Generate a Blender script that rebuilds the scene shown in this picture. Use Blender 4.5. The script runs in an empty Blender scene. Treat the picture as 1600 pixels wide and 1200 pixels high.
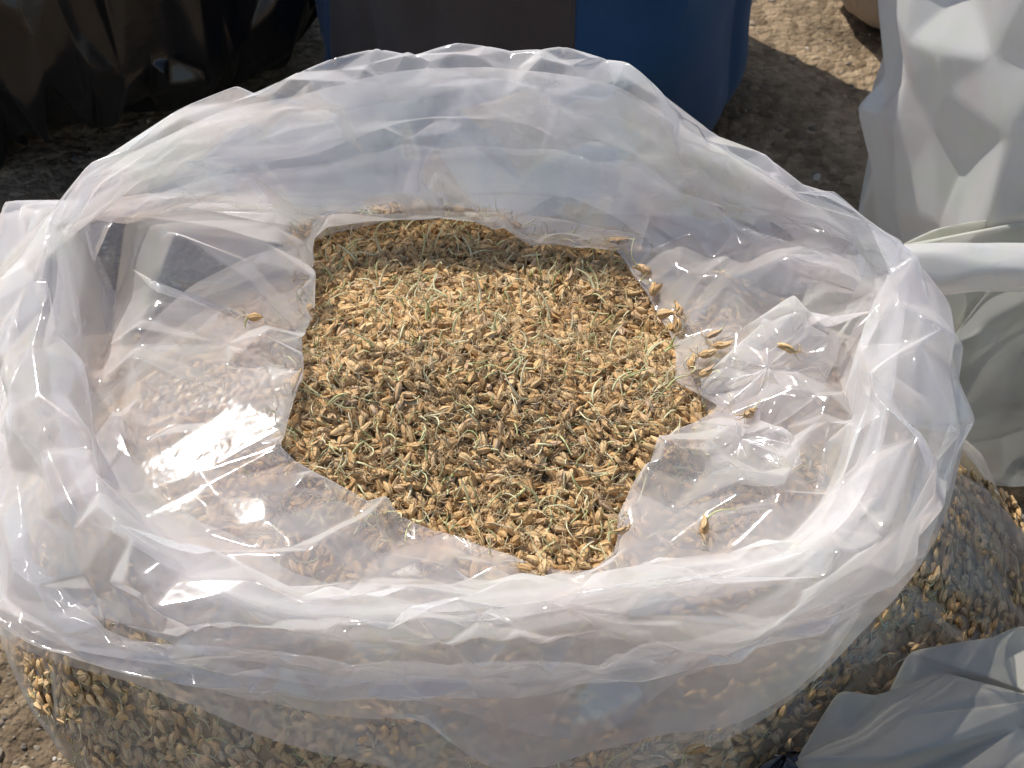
import bpy, math, random
import numpy as np
from mathutils import Vector, Matrix, Euler

random.seed(7)
RNG = np.random.default_rng(7)
S = bpy.context.scene
COL = S.collection

# ------------------------------------------------------------------ camera, sky, sun, exposure
PITCH = math.radians(45.0)
DIST = 0.556
FPX = 2084.0                                   # focal length in pixels of the 1600 px wide photograph
CAM = np.array([0.0, -DIST * math.cos(PITCH), DIST * math.sin(PITCH)])
FWD = np.array([0.0, math.cos(PITCH), -math.sin(PITCH)])
UPV = np.array([0.0, math.sin(PITCH), math.cos(PITCH)])
RGT = np.array([1.0, 0.0, 0.0])
cam = bpy.data.cameras.new('camera')
cam.sensor_width = 36.0
cam.lens = FPX / 1600.0 * 36.0
cam.clip_start = 0.01
cam.clip_end = 200.0
cam.dof.use_dof = True
cam.dof.focus_distance = 0.55
cam.dof.aperture_fstop = 32.0
camo = bpy.data.objects.new('camera', cam)
camo.location = CAM
camo.rotation_euler = (math.pi / 2 - PITCH, 0, 0)
COL.objects.link(camo)
S.camera = camo

SUN_EL = math.radians(52.0)
SUN_AZ = math.radians(-42.0)                    # from straight behind (+y) towards the right (+x)
world = bpy.data.worlds.new('World')
S.world = world
world.use_nodes = True
wn = world.node_tree.nodes
sky = wn.new('ShaderNodeTexSky')
sky.sky_type = 'NISHITA'
sky.sun_disc = False
sky.sun_elevation = SUN_EL
sky.sun_rotation = SUN_AZ                     # Nishita turns clockwise from +y, like SUN_AZ
world.node_tree.links.new(sky.outputs[0], wn['Background'].inputs[0])
wn['Background'].inputs[1].default_value = 0.15
sun = bpy.data.lights.new('sun', 'SUN')
sun.energy = 4.6
sun.angle = math.radians(0.53)
sun.color = (1.0, 0.97, 0.92)
suno = bpy.data.objects.new('sun', sun)
sd = Vector((math.sin(SUN_AZ) * math.cos(SUN_EL), math.cos(SUN_AZ) * math.cos(SUN_EL), math.sin(SUN_EL)))
suno.rotation_euler = sd.to_track_quat('Z', 'Y').to_euler()
suno.location = sd * 5
COL.objects.link(suno)
S.view_settings.view_transform = 'Standard'
S.view_settings.look = 'None'
S.view_settings.gamma = 1.0
S.view_settings.use_curve_mapping = False
S.view_settings.exposure = 0.28
S.render.engine = 'CYCLES'
S.cycles.max_bounces = 5
S.cycles.diffuse_bounces = 3
S.cycles.glossy_bounces = 2
S.cycles.transmission_bounces = 3
S.cycles.transparent_max_bounces = 24
S.cycles.use_adaptive_sampling = True
S.cycles.adaptive_threshold = 0.04
S.cycles.adaptive_min_samples = 16
S.cycles.sample_clamp_indirect = 4.0
S.cycles.use_denoising = True

# ------------------------------------------------------------------ helpers
def at(px, py, z):
    """World point on the height z that the photograph shows at pixel (px, py)."""
    d = FWD + RGT * ((px - 800.0) / FPX) - UPV * ((py - 600.0) / FPX)
    t = (z - CAM[2]) / d[2]
    return CAM + d * t

def project(P):
    r = np.asarray(P) - CAM
    w = r @ FWD
    return np.stack([800 + FPX * (r @ RGT) / w, 600 - FPX * (r @ UPV) / w], -1), w

def props(o, label=None, cat=None, group=None, kind=None):
    if label: o['label'] = label
    if cat: o['category'] = cat
    if group: o['group'] = group
    if kind: o['kind'] = kind
    return o

def empty(name, loc=(0, 0, 0)):
    o = bpy.data.objects.new(name, None)
    o.location = loc
    o.empty_display_size = 0.01
    COL.objects.link(o)
    return o

def np_mesh(name, verts, faces, uv=None, smooth=True):
    """faces: (n,k) int array, all of one size."""
    verts = np.ascontiguousarray(verts, dtype=np.float32)
    faces = np.ascontiguousarray(faces, dtype=np.int32)
    me = bpy.data.meshes.new(name)
    n, k = faces.shape
    me.vertices.add(len(verts)); me.vertices.foreach_set('co', verts.ravel())
    me.loops.add(n * k); me.loops.foreach_set('vertex_index', faces.ravel())
    me.polygons.add(n)
    me.polygons.foreach_set('loop_start', np.arange(0, n * k, k, dtype=np.int32))
    me.polygons.foreach_set('loop_total', np.full(n, k, dtype=np.int32))
    me.polygons.foreach_set('use_smooth', np.full(n, smooth, dtype=bool))
    me.update(calc_edges=True)
    if uv is not None:
        l = me.uv_layers.new(name='UVMap')
        l.data.foreach_set('uv', np.ascontiguousarray(uv[faces.ravel()], dtype=np.float32).ravel())
    me.validate()
    return me

def link(name, me, mat, parent=None):
    o = bpy.data.objects.new(name, me)
    if mat is not None and not me.materials:
        me.materials.append(mat)
    COL.objects.link(o)
    o.parent = parent
    return o

def vnoise(P, scale, seed=0):
    """Smooth lattice noise in -1..1, vectorised."""
    P = np.asarray(P) * scale + 1000.0 + seed * 17.31
    i = np.floor(P).astype(np.int64)
    f = P - i
    f = f * f * (3 - 2 * f)
    def h(a, b, c):
        n = (a * 73856093) ^ (b * 19349663) ^ (c * 83492791) ^ (seed * 2654435761)
        n = (n ^ (n >> 13)) * 1274126177
        n = n & 0x7fffffff
        n = ((n ^ (n >> 16)) * 668265263) & 0x7fffffff
        return n / 0x3fffffff - 1.0
    x, y, z = i[..., 0], i[..., 1], i[..., 2]
    fx, fy, fz = f[..., 0], f[..., 1], f[..., 2]
    r = 0
    for a in (0, 1):
        for b in (0, 1):
            for c in (0, 1):
                w = (fx if a else 1 - fx) * (fy if b else 1 - fy) * (fz if c else 1 - fz)
                r = r + w * h(x + a, y + b, z + c)
    return r

def grid_faces(nu, nv, closed):
    m = nu if closed else nu - 1
    i = np.arange(m)[:, None]; j = np.arange(nv - 1)[None, :]
    i2 = (i + 1) % nu
    f = np.stack(np.broadcast_arrays(i * nv + j, i2 * nv + j, i2 * nv + j + 1, i * nv + j + 1), -1)
    return f.reshape(-1, 4)

def grid_normals(P, closed):
    if closed:
        du = np.roll(P, -1, 0) - np.roll(P, 1, 0)
    else:
        du = np.gradient(P, axis=0)
    dv = np.gradient(P, axis=1)
    n = np.cross(du, dv)
    return n / (np.linalg.norm(n, axis=-1, keepdims=True) + 1e-12)

def ridges(P, closed, count, seed, amp=(0.002, 0.006), width=(0.006, 0.02), length=(0.03, 0.1), bias=0.5, mask=None, along=1):
    """Sharp straight folds scattered over a sheet, displaced along its normal.
    bias: share of folds that run along v (along=1) or u (along=0)."""
    r = np.random.default_rng(seed)
    N = grid_normals(P, closed)
    du = np.roll(P, -1, 0) - P
    dv = np.gradient(P, axis=1)
    nu, nv = P.shape[:2]
    D = np.zeros((nu, nv))
    F = P.reshape(-1, 3)
    for k in range(count):
        i, j = r.integers(nu), r.integers(nv)
        if mask is not None and r.random() > mask[i, j]:
            continue
        c, n = P[i, j], N[i, j]
        if r.random() < bias:
            t = (dv if along else du)[i, j].copy()
            t = t / (np.linalg.norm(t) + 1e-9) + r.normal(0, 0.25, 3)
        else:
            t = r.normal(0, 1, 3)
        t = t - n * (t @ n); t /= np.linalg.norm(t) + 1e-9
        b = np.cross(n, t)
        L = r.uniform(*length); W = r.uniform(*width); A = r.uniform(*amp) * (1 if r.random() < 0.6 else -0.8)
        rel = P - c
        s = rel @ b; q = rel @ t; h = rel @ n
        asym = r.uniform(0.4, 2.5)
        s = np.where(s > 0, s * asym, s)
        taper = np.clip(1 - np.abs(q) / L, 0, 1)
        tent = np.clip(1 - np.abs(s) / (W * (0.35 + 0.65 * taper) + 1e-6), 0, 1)
        D += A * tent * np.sqrt(taper) * (np.abs(h) < 0.02)
    return P + N * D[..., None]

def upsample(P, closed, nu2, nv2):
    nu, nv = P.shape[:2]
    def lin(A, n, m, per):
        if per:
            x = np.arange(m) * n / m
            i = np.floor(x).astype(int); f = (x - i)
            idx = [(i + k) % n for k in (-1, 0, 1, 2)]
        else:
            x = np.linspace(0, n - 1, m)
            i = np.minimum(np.floor(x).astype(int), n - 2); f = x - i
            idx = [np.clip(i + k, 0, n - 1) for k in (-1, 0, 1, 2)]
        f = f.reshape((-1,) + (1,) * (A.ndim - 1))
        a, b, c, d = [A[q] for q in idx]
        return b + 0.5 * f * (c - a + f * (2 * a - 5 * b + 4 * c - d + f * (3 * (b - c) + d - a)))
    Q = lin(P, nu, nu2, closed)
    Q = np.swapaxes(lin(np.swapaxes(Q, 0, 1), nv, nv2, False), 0, 1)
    return np.ascontiguousarray(Q)

def relax(P, closed, rest=None, excess=1.01, iters=60, attract=0.02, bend=0.15, floor=None, pin=None, gravity=0.0, target=None):
    """Thin-film relaxation: nearly unstretchable sheet that buckles, softly tied to its target shape."""
    P = P.copy()
    T = P.copy() if target is None else target
    R = P if rest is None else rest
    nu, nv = P.shape[:2]
    def pairs(di, dj):
        out = []
        ii, jj = np.meshgrid(np.arange(nu), np.arange(nv), indexing='ij')
        i2, j2 = ii + di, jj + dj
        ok = (j2 < nv) & (j2 >= 0)
        if closed: i2 = i2 % nu
        else: ok &= i2 < nu
        a = (ii * nv + jj); b = (i2 % nu) * nv + np.clip(j2, 0, nv - 1)
        if di:
            par = (ii // di) % 2
        else:
            par = (jj // dj) % 2
        for p in (0, 1):
            m = ok & (par == p)
            out.append((a[m], b[m]))
        return out
    X = P.reshape(-1, 3); X0 = R.reshape(-1, 3); TT = T.reshape(-1, 3)
    V = np.zeros_like(X)
    cons = []
    for (di, dj, kk, one) in ((1, 0, 1.0, 0), (0, 1, 1.0, 0), (1, 1, 0.6, 0), (1, -1, 0.6, 0), (2, 0, bend, 1), (0, 2, bend, 1)):
        for a, b in pairs(di, dj):
            L = np.linalg.norm(X0[a] - X0[b], axis=1) * excess
            cons.append((a, b, L, kk, one))
    for it in range(iters):
        V *= 0.9
        V[:, 2] -= gravity
        X += V
        Xo = X.copy()
        if np.ndim(attract):
            X += (TT - X) * attract.reshape(-1, 1)
        else:
            X += (TT - X) * attract
        for a, b, L, kk, one in cons:
            d = X[b] - X[a]
            l = np.sqrt((d * d).sum(1)) + 1e-9
            e = (l - L) / l
            if one: e = np.minimum(e, 0)
            c = d * (0.5 * kk * e)[:, None]
            X[a] += c; X[b] -= c
        if floor is not None:
            floor(X)
        if pin is not None:
            X[pin] = TT[pin]
        V = V * 0.5 + (X - Xo) * 0.3
        np.clip(V, -0.002, 0.002, out=V)
    return X.reshape(nu, nv, 3)

def film_object(name, P, closed, mat, parent, sub=1):
    nu, nv = P.shape[:2]
    u = np.repeat(np.arange(nu) / nu, nv); v = np.tile(np.arange(nv) / nv, nu)
    me = np_mesh(name, P.reshape(-1, 3), grid_faces(nu, nv, closed), np.stack([u, v], -1))
    o = link(name, me, mat, parent)
    if sub:
        m = o.modifiers.new('smooth', 'SUBSURF'); m.levels = 0; m.render_levels = sub
    return o

from mathutils.geometry import delaunay_2d_cdt
from mathutils.bvhtree import BVHTree

class Sheet:
    """A smooth closed sheet P[u, v] that is turned into flat facets between sharp straight creases, like crumpled film."""
    def __init__(self, P):
        self.P = P; self.nu, self.nv = P.shape[:2]
        self.N = grid_normals(P, True)
        self.su = np.linalg.norm(np.roll(P, -1, 0) - P, axis=-1).mean()
        self.cv = np.concatenate([[0], np.cumsum(np.linalg.norm(np.diff(P, axis=1), axis=-1).mean(0))])
        self.lu = np.linalg.norm(np.roll(P, -1, 0) - P, axis=-1)      # local u step
        self.u = []; self.v = []; self.off = []; self.keepout = []
    def sample(self, A, u, v):
        u = np.asarray(u) % self.nu; v = np.clip(np.asarray(v), 0, self.nv - 1.0001)
        i = np.floor(u).astype(int); j = np.floor(v).astype(int)
        a = (u - i)[..., None]; b = (v - j)[..., None]; i2 = (i + 1) % self.nu; i = i % self.nu
        return (A[i, j] * (1 - a) + A[i2, j] * a) * (1 - b) + (A[i, j + 1] * (1 - a) + A[i2, j + 1] * a) * b
    def add(self, u, v, off):
        self.u += list(np.atleast_1d(u)); self.v += list(np.atleast_1d(v)); self.off += list(np.atleast_1d(off) * np.ones(len(np.atleast_1d(u))))
    def row(self, v, step, rng, jit=0.3, off=0.0, rv=0.0, mean=0.0, keep=1.0):
        n = max(8, int(self.lu[:, int(min(v, self.nv - 1))].sum() / step))
        u = (np.arange(n) + rng.normal(0, jit, n)) * self.nu / n
        vv = np.clip(v + rng.normal(0, 1, n) * rv, 0, self.nv - 1); oo = mean + rng.normal(0, 1, n) * off; ok = rng.random(n) < keep
        self.add(u[ok], vv[ok], oo[ok])
    def region(self, v0, v1, cu, cv, rng, off, bias=0.0, keep=1.0):
        L0, L1 = np.interp([v0, v1], np.arange(self.nv), self.cv)
        n = max(1, int(round((L1 - L0) / cv)))
        for k in range(n):
            Lm = L0 + (k + 0.5) * (L1 - L0) / n
            vm = np.interp(Lm, self.cv, np.arange(self.nv))
            circ = self.lu[:, int(vm)].sum()
            m = max(6, int(circ / cu))
            u = (np.arange(m) + rng.uniform(-0.45, 0.45, m) + rng.random()) * self.nu / m
            v = np.interp(Lm + rng.uniform(-0.42, 0.42, m) * (L1 - L0) / n, self.cv, np.arange(self.nv))
            ok = rng.random(m) < keep
            self.add(u[ok], v[ok], off * (rng.normal(0, 1, ok.sum()) + bias))
    def metric(self, u, v):
        return np.asarray(u) * self.su, np.interp(v, np.arange(self.nv), self.cv)
    def build(self, asp=1.0, clear=0.008):
        u = np.array(self.u) % self.nu; v = np.array(self.v, float); off = np.array(self.off, float)
        x, y = self.metric(u, v)
        if self.keepout:                                  # seeds of a fold drive away the random ones next to it
            kx = np.concatenate([k[0] for k in self.keepout]); ky = np.concatenate([k[1] for k in self.keepout]); ko = np.concatenate([k[2] for k in self.keepout])
            ok = np.ones(len(x), bool)
            for a, b in zip(kx, ky):
                ok &= (x - a) ** 2 + (y - b) ** 2 > clear ** 2
            u, v, off = u[ok], v[ok], off[ok]
            u = np.concatenate([u, kx / self.su]); v = np.concatenate([v, np.interp(ky, self.cv, np.arange(self.nv))]); off = np.concatenate([off, ko])
            x, y = self.metric(u, v)
        # drop near doubles
        key = {}
        for i in range(len(x)):
            key.setdefault((round(x[i] / 0.0015), round(y[i] / 0.0015)), i)
        idx = np.array(sorted(key.values())); u, v, off, x, y = u[idx], v[idx], off[idx], x[idx], y[idx]
        W = self.nu * self.su
        n = len(x); pad = 0.12 * W
        ids = [np.arange(n)]; X = [x]; Y = [y]
        lo = np.nonzero(x < pad)[0]; hi = np.nonzero(x > W - pad)[0]
        ids += [lo, hi]; X += [x[lo] + W, x[hi] - W]; Y += [y[lo], y[hi]]
        ids = np.concatenate(ids); X = np.concatenate(X); Y = np.concatenate(Y)
        pts = [Vector((float(a) / asp, float(b))) for a, b in zip(X, Y)]
        ov, oe, of, oid, _, _ = delaunay_2d_cdt(pts, [], [], 0, 1e-7)
        mp = np.array([ids[o[0]] if o else 0 for o in oid])
        ovx = np.array([p[0] * asp for p in ov])
        F = np.array([list(f) for f in of])
        cx = ovx[F].mean(1)
        F = mp[F[(cx >= 0) & (cx < W)]]
        F = F[(F[:, 0] != F[:, 1]) & (F[:, 1] != F[:, 2]) & (F[:, 0] != F[:, 2])]
        Q = self.sample(self.P, u, v) + self.sample(self.N, u, v) * off[:, None]
        return Q, F, u, v

def facet_object(name, Q, F, mat, parent, levels=3, smooth=3, fac=0.5):
    me = np_mesh(name, Q, F)
    o = link(name, me, mat, parent)
    m = o.modifiers.new('subdivide', 'SUBSURF'); m.subdivision_type = 'SIMPLE'; m.levels = levels; m.render_levels = levels
    m = o.modifiers.new('soften', 'SMOOTH'); m.factor = fac; m.iterations = smooth
    return o

# ------------------------------------------------------------------ materials
def new_mat(name):
    m = bpy.data.materials.new(name); m.use_nodes = True
    nt = m.node_tree
    for n in list(nt.nodes): nt.nodes.remove(n)
    out = nt.nodes.new('ShaderNodeOutputMaterial')
    return m, nt, out

def N(nt, t, **kw):
    n = nt.nodes.new(t)
    for k, v in kw.items():
        if k == 'inp':
            for i, val in v.items(): n.inputs[i].default_value = val
        else: setattr(n, k, v)
    return n

def math_n(nt, op, a, b=None, clamp=False):
    n = nt.nodes.new('ShaderNodeMath'); n.operation = op; n.use_clamp = clamp
    for i, x in enumerate((a, b)):
        if x is None: continue
        if isinstance(x, (int, float)): n.inputs[i].default_value = x
        else: nt.links.new(x, n.inputs[i])
    return n.outputs[0]

def ramp(nt, fac, stops):
    r = nt.nodes.new('ShaderNodeValToRGB')
    e = r.color_ramp.elements
    while len(e) < len(stops): e.new(0.5)
    for el, (p, c) in zip(e, stops):
        el.position = p; el.color = (*c, 1)
    nt.links.new(fac, r.inputs[0])
    return r.outputs[0]

def film_material(name, density, color=(0.86, 0.86, 0.87), rough=0.1, bump=0.25, vary=0.5, trans=0.55, gloss=1.0, crinkle=430.0, tintamt=0.12):
    """Hazy polyethylene film: clear, milky scattering that grows where the sheet is seen edge-on, glossy skin."""
    m, nt, out = new_mat(name)
    L = nt.links.new
    tc = N(nt, 'ShaderNodeTexCoord')
    # crinkle relief
    no = N(nt, 'ShaderNodeTexNoise', noise_type='RIDGED_MULTIFRACTAL', inp={'Scale': crinkle, 'Detail': 2.0, 'Roughness': 0.6})
    L(tc.outputs['Object'], no.inputs['Vector'])
    bp = N(nt, 'ShaderNodeBump', inp={'Distance': 0.0008, 'Strength': bump})
    L(no.outputs['Fac'], bp.inputs['Height'])
    lw = N(nt, 'ShaderNodeLayerWeight', inp={'Blend': 0.5})
    face = lw.outputs['Facing']
    cosv = math_n(nt, 'MAXIMUM', math_n(nt, 'SUBTRACT', 1.0, face), 0.2)
    cl = N(nt, 'ShaderNodeTexNoise', inp={'Scale': 24.0, 'Detail': 2.0, 'Roughness': 0.6})
    L(tc.outputs['Object'], cl.inputs['Vector'])
    dens = math_n(nt, 'MULTIPLY_ADD', cl.outputs['Fac'], vary * 2)
    dens.node.inputs[2].default_value = 1.0 - vary
    od = math_n(nt, 'DIVIDE', math_n(nt, 'MULTIPLY', dens, -density), cosv)
    op = math_n(nt, 'SUBTRACT', 1.0, math_n(nt, 'EXPONENT', od), True)
    # faint pastel interference of the thin film
    tn = N(nt, 'ShaderNodeTexNoise', inp={'Scale': 30.0, 'Detail': 1.0})
    L(tc.outputs['Object'], tn.inputs['Vector'])
    tint = ramp(nt, tn.outputs['Fac'], [(0.30, (1.0, 0.90, 0.88)), (0.44, (1, 1, 1)), (0.56, (1, 1, 1)), (0.64, (0.94, 1.0, 0.90)), (0.75, (0.90, 0.95, 1.0))])
    mc = N(nt, 'ShaderNodeMix', data_type='RGBA', blend_type='MULTIPLY')
    mc.inputs[0].default_value = min(1.0, tintamt * 4)
    mc.inputs[6].default_value = (*color, 1)
    L(tint, mc.inputs[7])
    df = N(nt, 'ShaderNodeBsdfDiffuse'); L(mc.outputs[2], df.inputs['Color'])
    tl = N(nt, 'ShaderNodeBsdfTranslucent'); L(mc.outputs[2], tl.inputs['Color'])
    milk = N(nt, 'ShaderNodeMixShader', inp={0: trans}); L(df.outputs[0], milk.inputs[1]); L(tl.outputs[0], milk.inputs[2])
    tr = N(nt, 'ShaderNodeBsdfTransparent')
    base = N(nt, 'ShaderNodeMixShader'); L(op, base.inputs[0]); L(tr.outputs[0], base.inputs[1]); L(milk.outputs[0], base.inputs[2])
    gl = N(nt, 'ShaderNodeBsdfGlossy', inp={'Roughness': rough}); L(bp.outputs[0], gl.inputs['Normal'])
    fr = math_n(nt, 'MULTIPLY', math_n(nt, 'ADD', 0.07, math_n(nt, 'MULTIPLY', math_n(nt, 'POWER', face, 5.0), 0.4)), gloss, True)
    fin = N(nt, 'ShaderNodeMixShader'); L(fr, fin.inputs[0]); L(base.outputs[0], fin.inputs[1]); L(gl.outputs[0], fin.inputs[2])
    L(fin.outputs[0], out.inputs['Surface'])
    return m

M_FILM = film_material('clear_film', 0.27, trans=0.62, color=(0.90, 0.855, 0.82), rough=0.09, bump=0.10, crinkle=240.0)
M_SKIRT = film_material('doubled_film', 0.40, trans=0.62, color=(0.90, 0.855, 0.82), rough=0.09, bump=0.10, crinkle=240.0)
M_WALL = film_material('bag_wall_film', 0.15, color=(0.70, 0.66, 0.60), rough=0.12, bump=0.06, crinkle=240.0, gloss=0.55)
M_FROST = film_material('frosted_film', 1.3, color=(0.66, 0.64, 0.61), rough=0.3, bump=0.15, trans=0.45, gloss=0.7, vary=0.15)
M_SMOKE = film_material('dull_grey_green_film', 1.2, color=(0.42, 0.395, 0.34), rough=0.45, bump=0.15, trans=0.4, gloss=0.35, vary=0.3)
M_GREEN = film_material('grey_green_film', 0.9, color=(0.62, 0.605, 0.53), rough=0.45, bump=0.15, trans=0.4, gloss=0.35, vary=0.3)

def grain_material():
    m, nt, out = new_mat('barley_husk')
    L = nt.links.new
    geo = N(nt, 'ShaderNodeNewGeometry'); oi = N(nt, 'ShaderNodeObjectInfo')
    rnd = math_n(nt, 'FRACT', math_n(nt, 'ADD', geo.outputs['Random Per Island'], oi.outputs['Random']))
    c = ramp(nt, rnd, [(0.0, (0.40, 0.225, 0.09)), (0.2, (0.47, 0.285, 0.12)), (0.5, (0.53, 0.335, 0.15)), (0.75, (0.59, 0.40, 0.195)), (0.93, (0.50, 0.325, 0.175)), (1.0, (0.46, 0.32, 0.20))])
    uv = N(nt, 'ShaderNodeUVMap')
    sx = N(nt, 'ShaderNodeSeparateXYZ'); L(uv.outputs[0], sx.inputs[0])
    st = math_n(nt, 'SINE', math_n(nt, 'MULTIPLY', sx.outputs[0], 2 * math.pi * 6))
    sn = N(nt, 'ShaderNodeTexNoise', inp={'Scale': 500.0, 'Detail': 2.0})
    tc = N(nt, 'ShaderNodeTexCoord'); L(tc.outputs['Object'], sn.inputs['Vector'])
    val = math_n(nt, 'ADD', math_n(nt, 'MULTIPLY', st, 0.08), math_n(nt, 'ADD', 0.72, math_n(nt, 'MULTIPLY', sn.outputs['Fac'], 0.55)))
    # the husk is paler and drier at its tip, browner at the germ end
    val = math_n(nt, 'MULTIPLY', val, math_n(nt, 'ADD', 0.82, math_n(nt, 'MULTIPLY', sx.outputs[1], 0.4)))
    mx = N(nt, 'ShaderNodeVectorMath', operation='SCALE'); L(c, mx.inputs[0]); L(val, mx.inputs['Scale'])
    bs = N(nt, 'ShaderNodeBsdfPrincipled', inp={'Roughness': 0.65, 'Specular IOR Level': 0.25})
    L(mx.outputs[0], bs.inputs['Base Color'])
    bp = N(nt, 'ShaderNodeBump', inp={'Strength': 0.5, 'Distance': 0.0003})
    L(math_n(nt, 'ADD', st, sn.outputs['Fac']), bp.inputs['Height']); L(bp.outputs[0], bs.inputs['Normal'])
    L(bs.outputs[0], out.inputs[0])
    return m

def soft_strand(name, stops, rough=0.5):
    m, nt, out = new_mat(name)
    L = nt.links.new
    geo = N(nt, 'ShaderNodeNewGeometry'); oi = N(nt, 'ShaderNodeObjectInfo')
    rnd = math_n(nt, 'FRACT', math_n(nt, 'ADD', geo.outputs['Random Per Island'], oi.outputs['Random']))
    c = ramp(nt, rnd, stops)
    bs = N(nt, 'ShaderNodeBsdfPrincipled', inp={'Roughness': rough})
    L(c, bs.inputs['Base Color'])
    tl = N(nt, 'ShaderNodeBsdfTranslucent'); L(c, tl.inputs['Color'])
    mx = N(nt, 'ShaderNodeMixShader', inp={0: 0.25}); L(bs.outputs[0], mx.inputs[1]); L(tl.outputs[0], mx.inputs[2])
    L(mx.outputs[0], out.inputs[0])
    return m

M_HUSK = grain_material()
M_SHOOT = soft_strand('green_shoot', [(0, (0.46, 0.48, 0.19)), (0.3, (0.66, 0.64, 0.33)), (0.65, (0.78, 0.73, 0.45)), (1, (0.84, 0.75, 0.50))])
M_ROOT = soft_strand('dry_rootlet', [(0, (0.55, 0.36, 0.17)), (0.5, (0.66, 0.48, 0.26)), (1, (0.78, 0.63, 0.40))])

def ground_material():
    m, nt, out = new_mat('old_asphalt')
    L = nt.links.new
    tc = N(nt, 'ShaderNodeTexCoord')
    n1 = N(nt, 'ShaderNodeTexNoise', inp={'Scale': 9.0, 'Detail': 8.0, 'Roughness': 0.65})
    vo = N(nt, 'ShaderNodeTexVoronoi', inp={'Scale': 110.0}); v2 = N(nt, 'ShaderNodeTexVoronoi', inp={'Scale': 260.0})
    n2 = N(nt, 'ShaderNodeTexNoise', inp={'Scale': 70.0, 'Detail': 6.0, 'Roughness': 0.7})
    for t in (n1, vo, v2, n2): L(tc.outputs['Object'], t.inputs['Vector'])
    c1 = ramp(nt, n1.outputs['Fac'], [(0.3, (0.10, 0.072, 0.045)), (0.5, (0.215, 0.155, 0.095)), (0.7, (0.36, 0.265, 0.165))])
    mx = N(nt, 'ShaderNodeMix', data_type='RGBA', blend_type='OVERLAY'); mx.inputs[0].default_value = 0.55
    L(c1, mx.inputs[6]); L(n2.outputs['Fac'], mx.inputs[7])
    mx2 = N(nt, 'ShaderNodeMix', data_type='RGBA', blend_type='SOFT_LIGHT'); mx2.inputs[0].default_value = 0.5
    bw = N(nt, 'ShaderNodeRGBToBW'); L(vo.outputs['Color'], bw.inputs[0])
    L(mx.outputs[2], mx2.inputs[6]); L(bw.outputs[0], mx2.inputs[7])
    hs = N(nt, 'ShaderNodeHueSaturation', inp={'Saturation': 1.0}); L(mx2.outputs[2], hs.inputs['Color'])
    bs = N(nt, 'ShaderNodeBsdfPrincipled', inp={'Roughness': 0.95, 'Specular IOR Level': 0.15})
    L(hs.outputs[0], bs.inputs['Base Color'])
    h = math_n(nt, 'ADD', math_n(nt, 'MULTIPLY', vo.outputs['Distance'], -0.8), math_n(nt, 'ADD', n2.outputs['Fac'], math_n(nt, 'MULTIPLY', v2.outputs['Distance'], -0.4)))
    bp = N(nt, 'ShaderNodeBump', inp={'Strength': 0.9, 'Distance': 0.006}); L(h, bp.inputs['Height']); L(bp.outputs[0], bs.inputs['Normal'])
    L(bs.outputs[0], out.inputs[0])
    return m
M_GROUND = ground_material()

def black_film():
    m, nt, out = new_mat('black_film')
    L = nt.links.new
    tc = N(nt, 'ShaderNodeTexCoord')
    n = N(nt, 'ShaderNodeTexNoise', inp={'Scale': 60.0, 'Detail': 3.0}); L(tc.outputs['Object'], n.inputs['Vector'])
    n2 = N(nt, 'ShaderNodeTexNoise', inp={'Scale': 7.0, 'Detail': 4.0}); L(tc.outputs['Object'], n2.inputs['Vector'])
    c = ramp(nt, n2.outputs['Fac'], [(0.35, (0.006, 0.006, 0.007)), (0.7, (0.020, 0.017, 0.014))])
    bs = N(nt, 'ShaderNodeBsdfPrincipled', inp={'Roughness': 0.24, 'Specular IOR Level': 0.5})
    L(c, bs.inputs['Base Color'])
    bp = N(nt, 'ShaderNodeBump', inp={'Strength': 0.35, 'Distance': 0.002}); L(n.outputs['Fac'], bp.inputs['Height']); L(bp.outputs[0], bs.inputs['Normal'])
    L(bs.outputs[0], out.inputs[0])
    return m
M_BLACK = black_film()

def cloth_material(name, col, weave=1400.0):
    m, nt, out = new_mat(name)
    L = nt.links.new
    tc = N(nt, 'ShaderNodeTexCoord')
    n = N(nt, 'ShaderNodeTexNoise', inp={'Scale': 16.0, 'Detail': 6.0, 'Roughness': 0.65}); L(tc.outputs['Object'], n.inputs['Vector'])
    f = N(nt, 'ShaderNodeTexNoise', inp={'Scale': 900.0, 'Detail': 2.0}); L(tc.outputs['Object'], f.inputs['Vector'])
    w1 = N(nt, 'ShaderNodeTexWave', wave_type='BANDS', bands_direction='Z', inp={'Scale': weave / 6.28, 'Distortion': 1.0}); L(tc.outputs['Object'], w1.inputs['Vector'])
    w2 = N(nt, 'ShaderNodeTexWave', wave_type='BANDS', bands_direction='X', inp={'Scale': weave / 6.28, 'Distortion': 1.0}); L(tc.outputs['Object'], w2.inputs['Vector'])
    v = math_n(nt, 'ADD', 0.6, math_n(nt, 'ADD', math_n(nt, 'MULTIPLY', n.outputs['Fac'], 0.5), math_n(nt, 'MULTIPLY', f.outputs['Fac'], 0.3)))
    sc = N(nt, 'ShaderNodeVectorMath', operation='SCALE'); sc.inputs[0].default_value = col; L(v, sc.inputs['Scale'])
    bs = N(nt, 'ShaderNodeBsdfPrincipled', inp={'Roughness': 0.9, 'Specular IOR Level': 0.2, 'Sheen Weight': 0.15})
    L(sc.outputs[0], bs.inputs['Base Color'])
    bp = N(nt, 'ShaderNodeBump', inp={'Strength': 0.5, 'Distance': 0.0006})
    L(math_n(nt, 'ADD', math_n(nt, 'MULTIPLY', w1.outputs['Fac'], w2.outputs['Fac']), math_n(nt, 'MULTIPLY', n.outputs['Fac'], 1.5)), bp.inputs['Height'])
    L(bp.outputs[0], bs.inputs['Normal'])
    L(bs.outputs[0], out.inputs[0])
    return m
M_BLUE = cloth_material('blue_cloth', (0.015, 0.055, 0.130))
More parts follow.
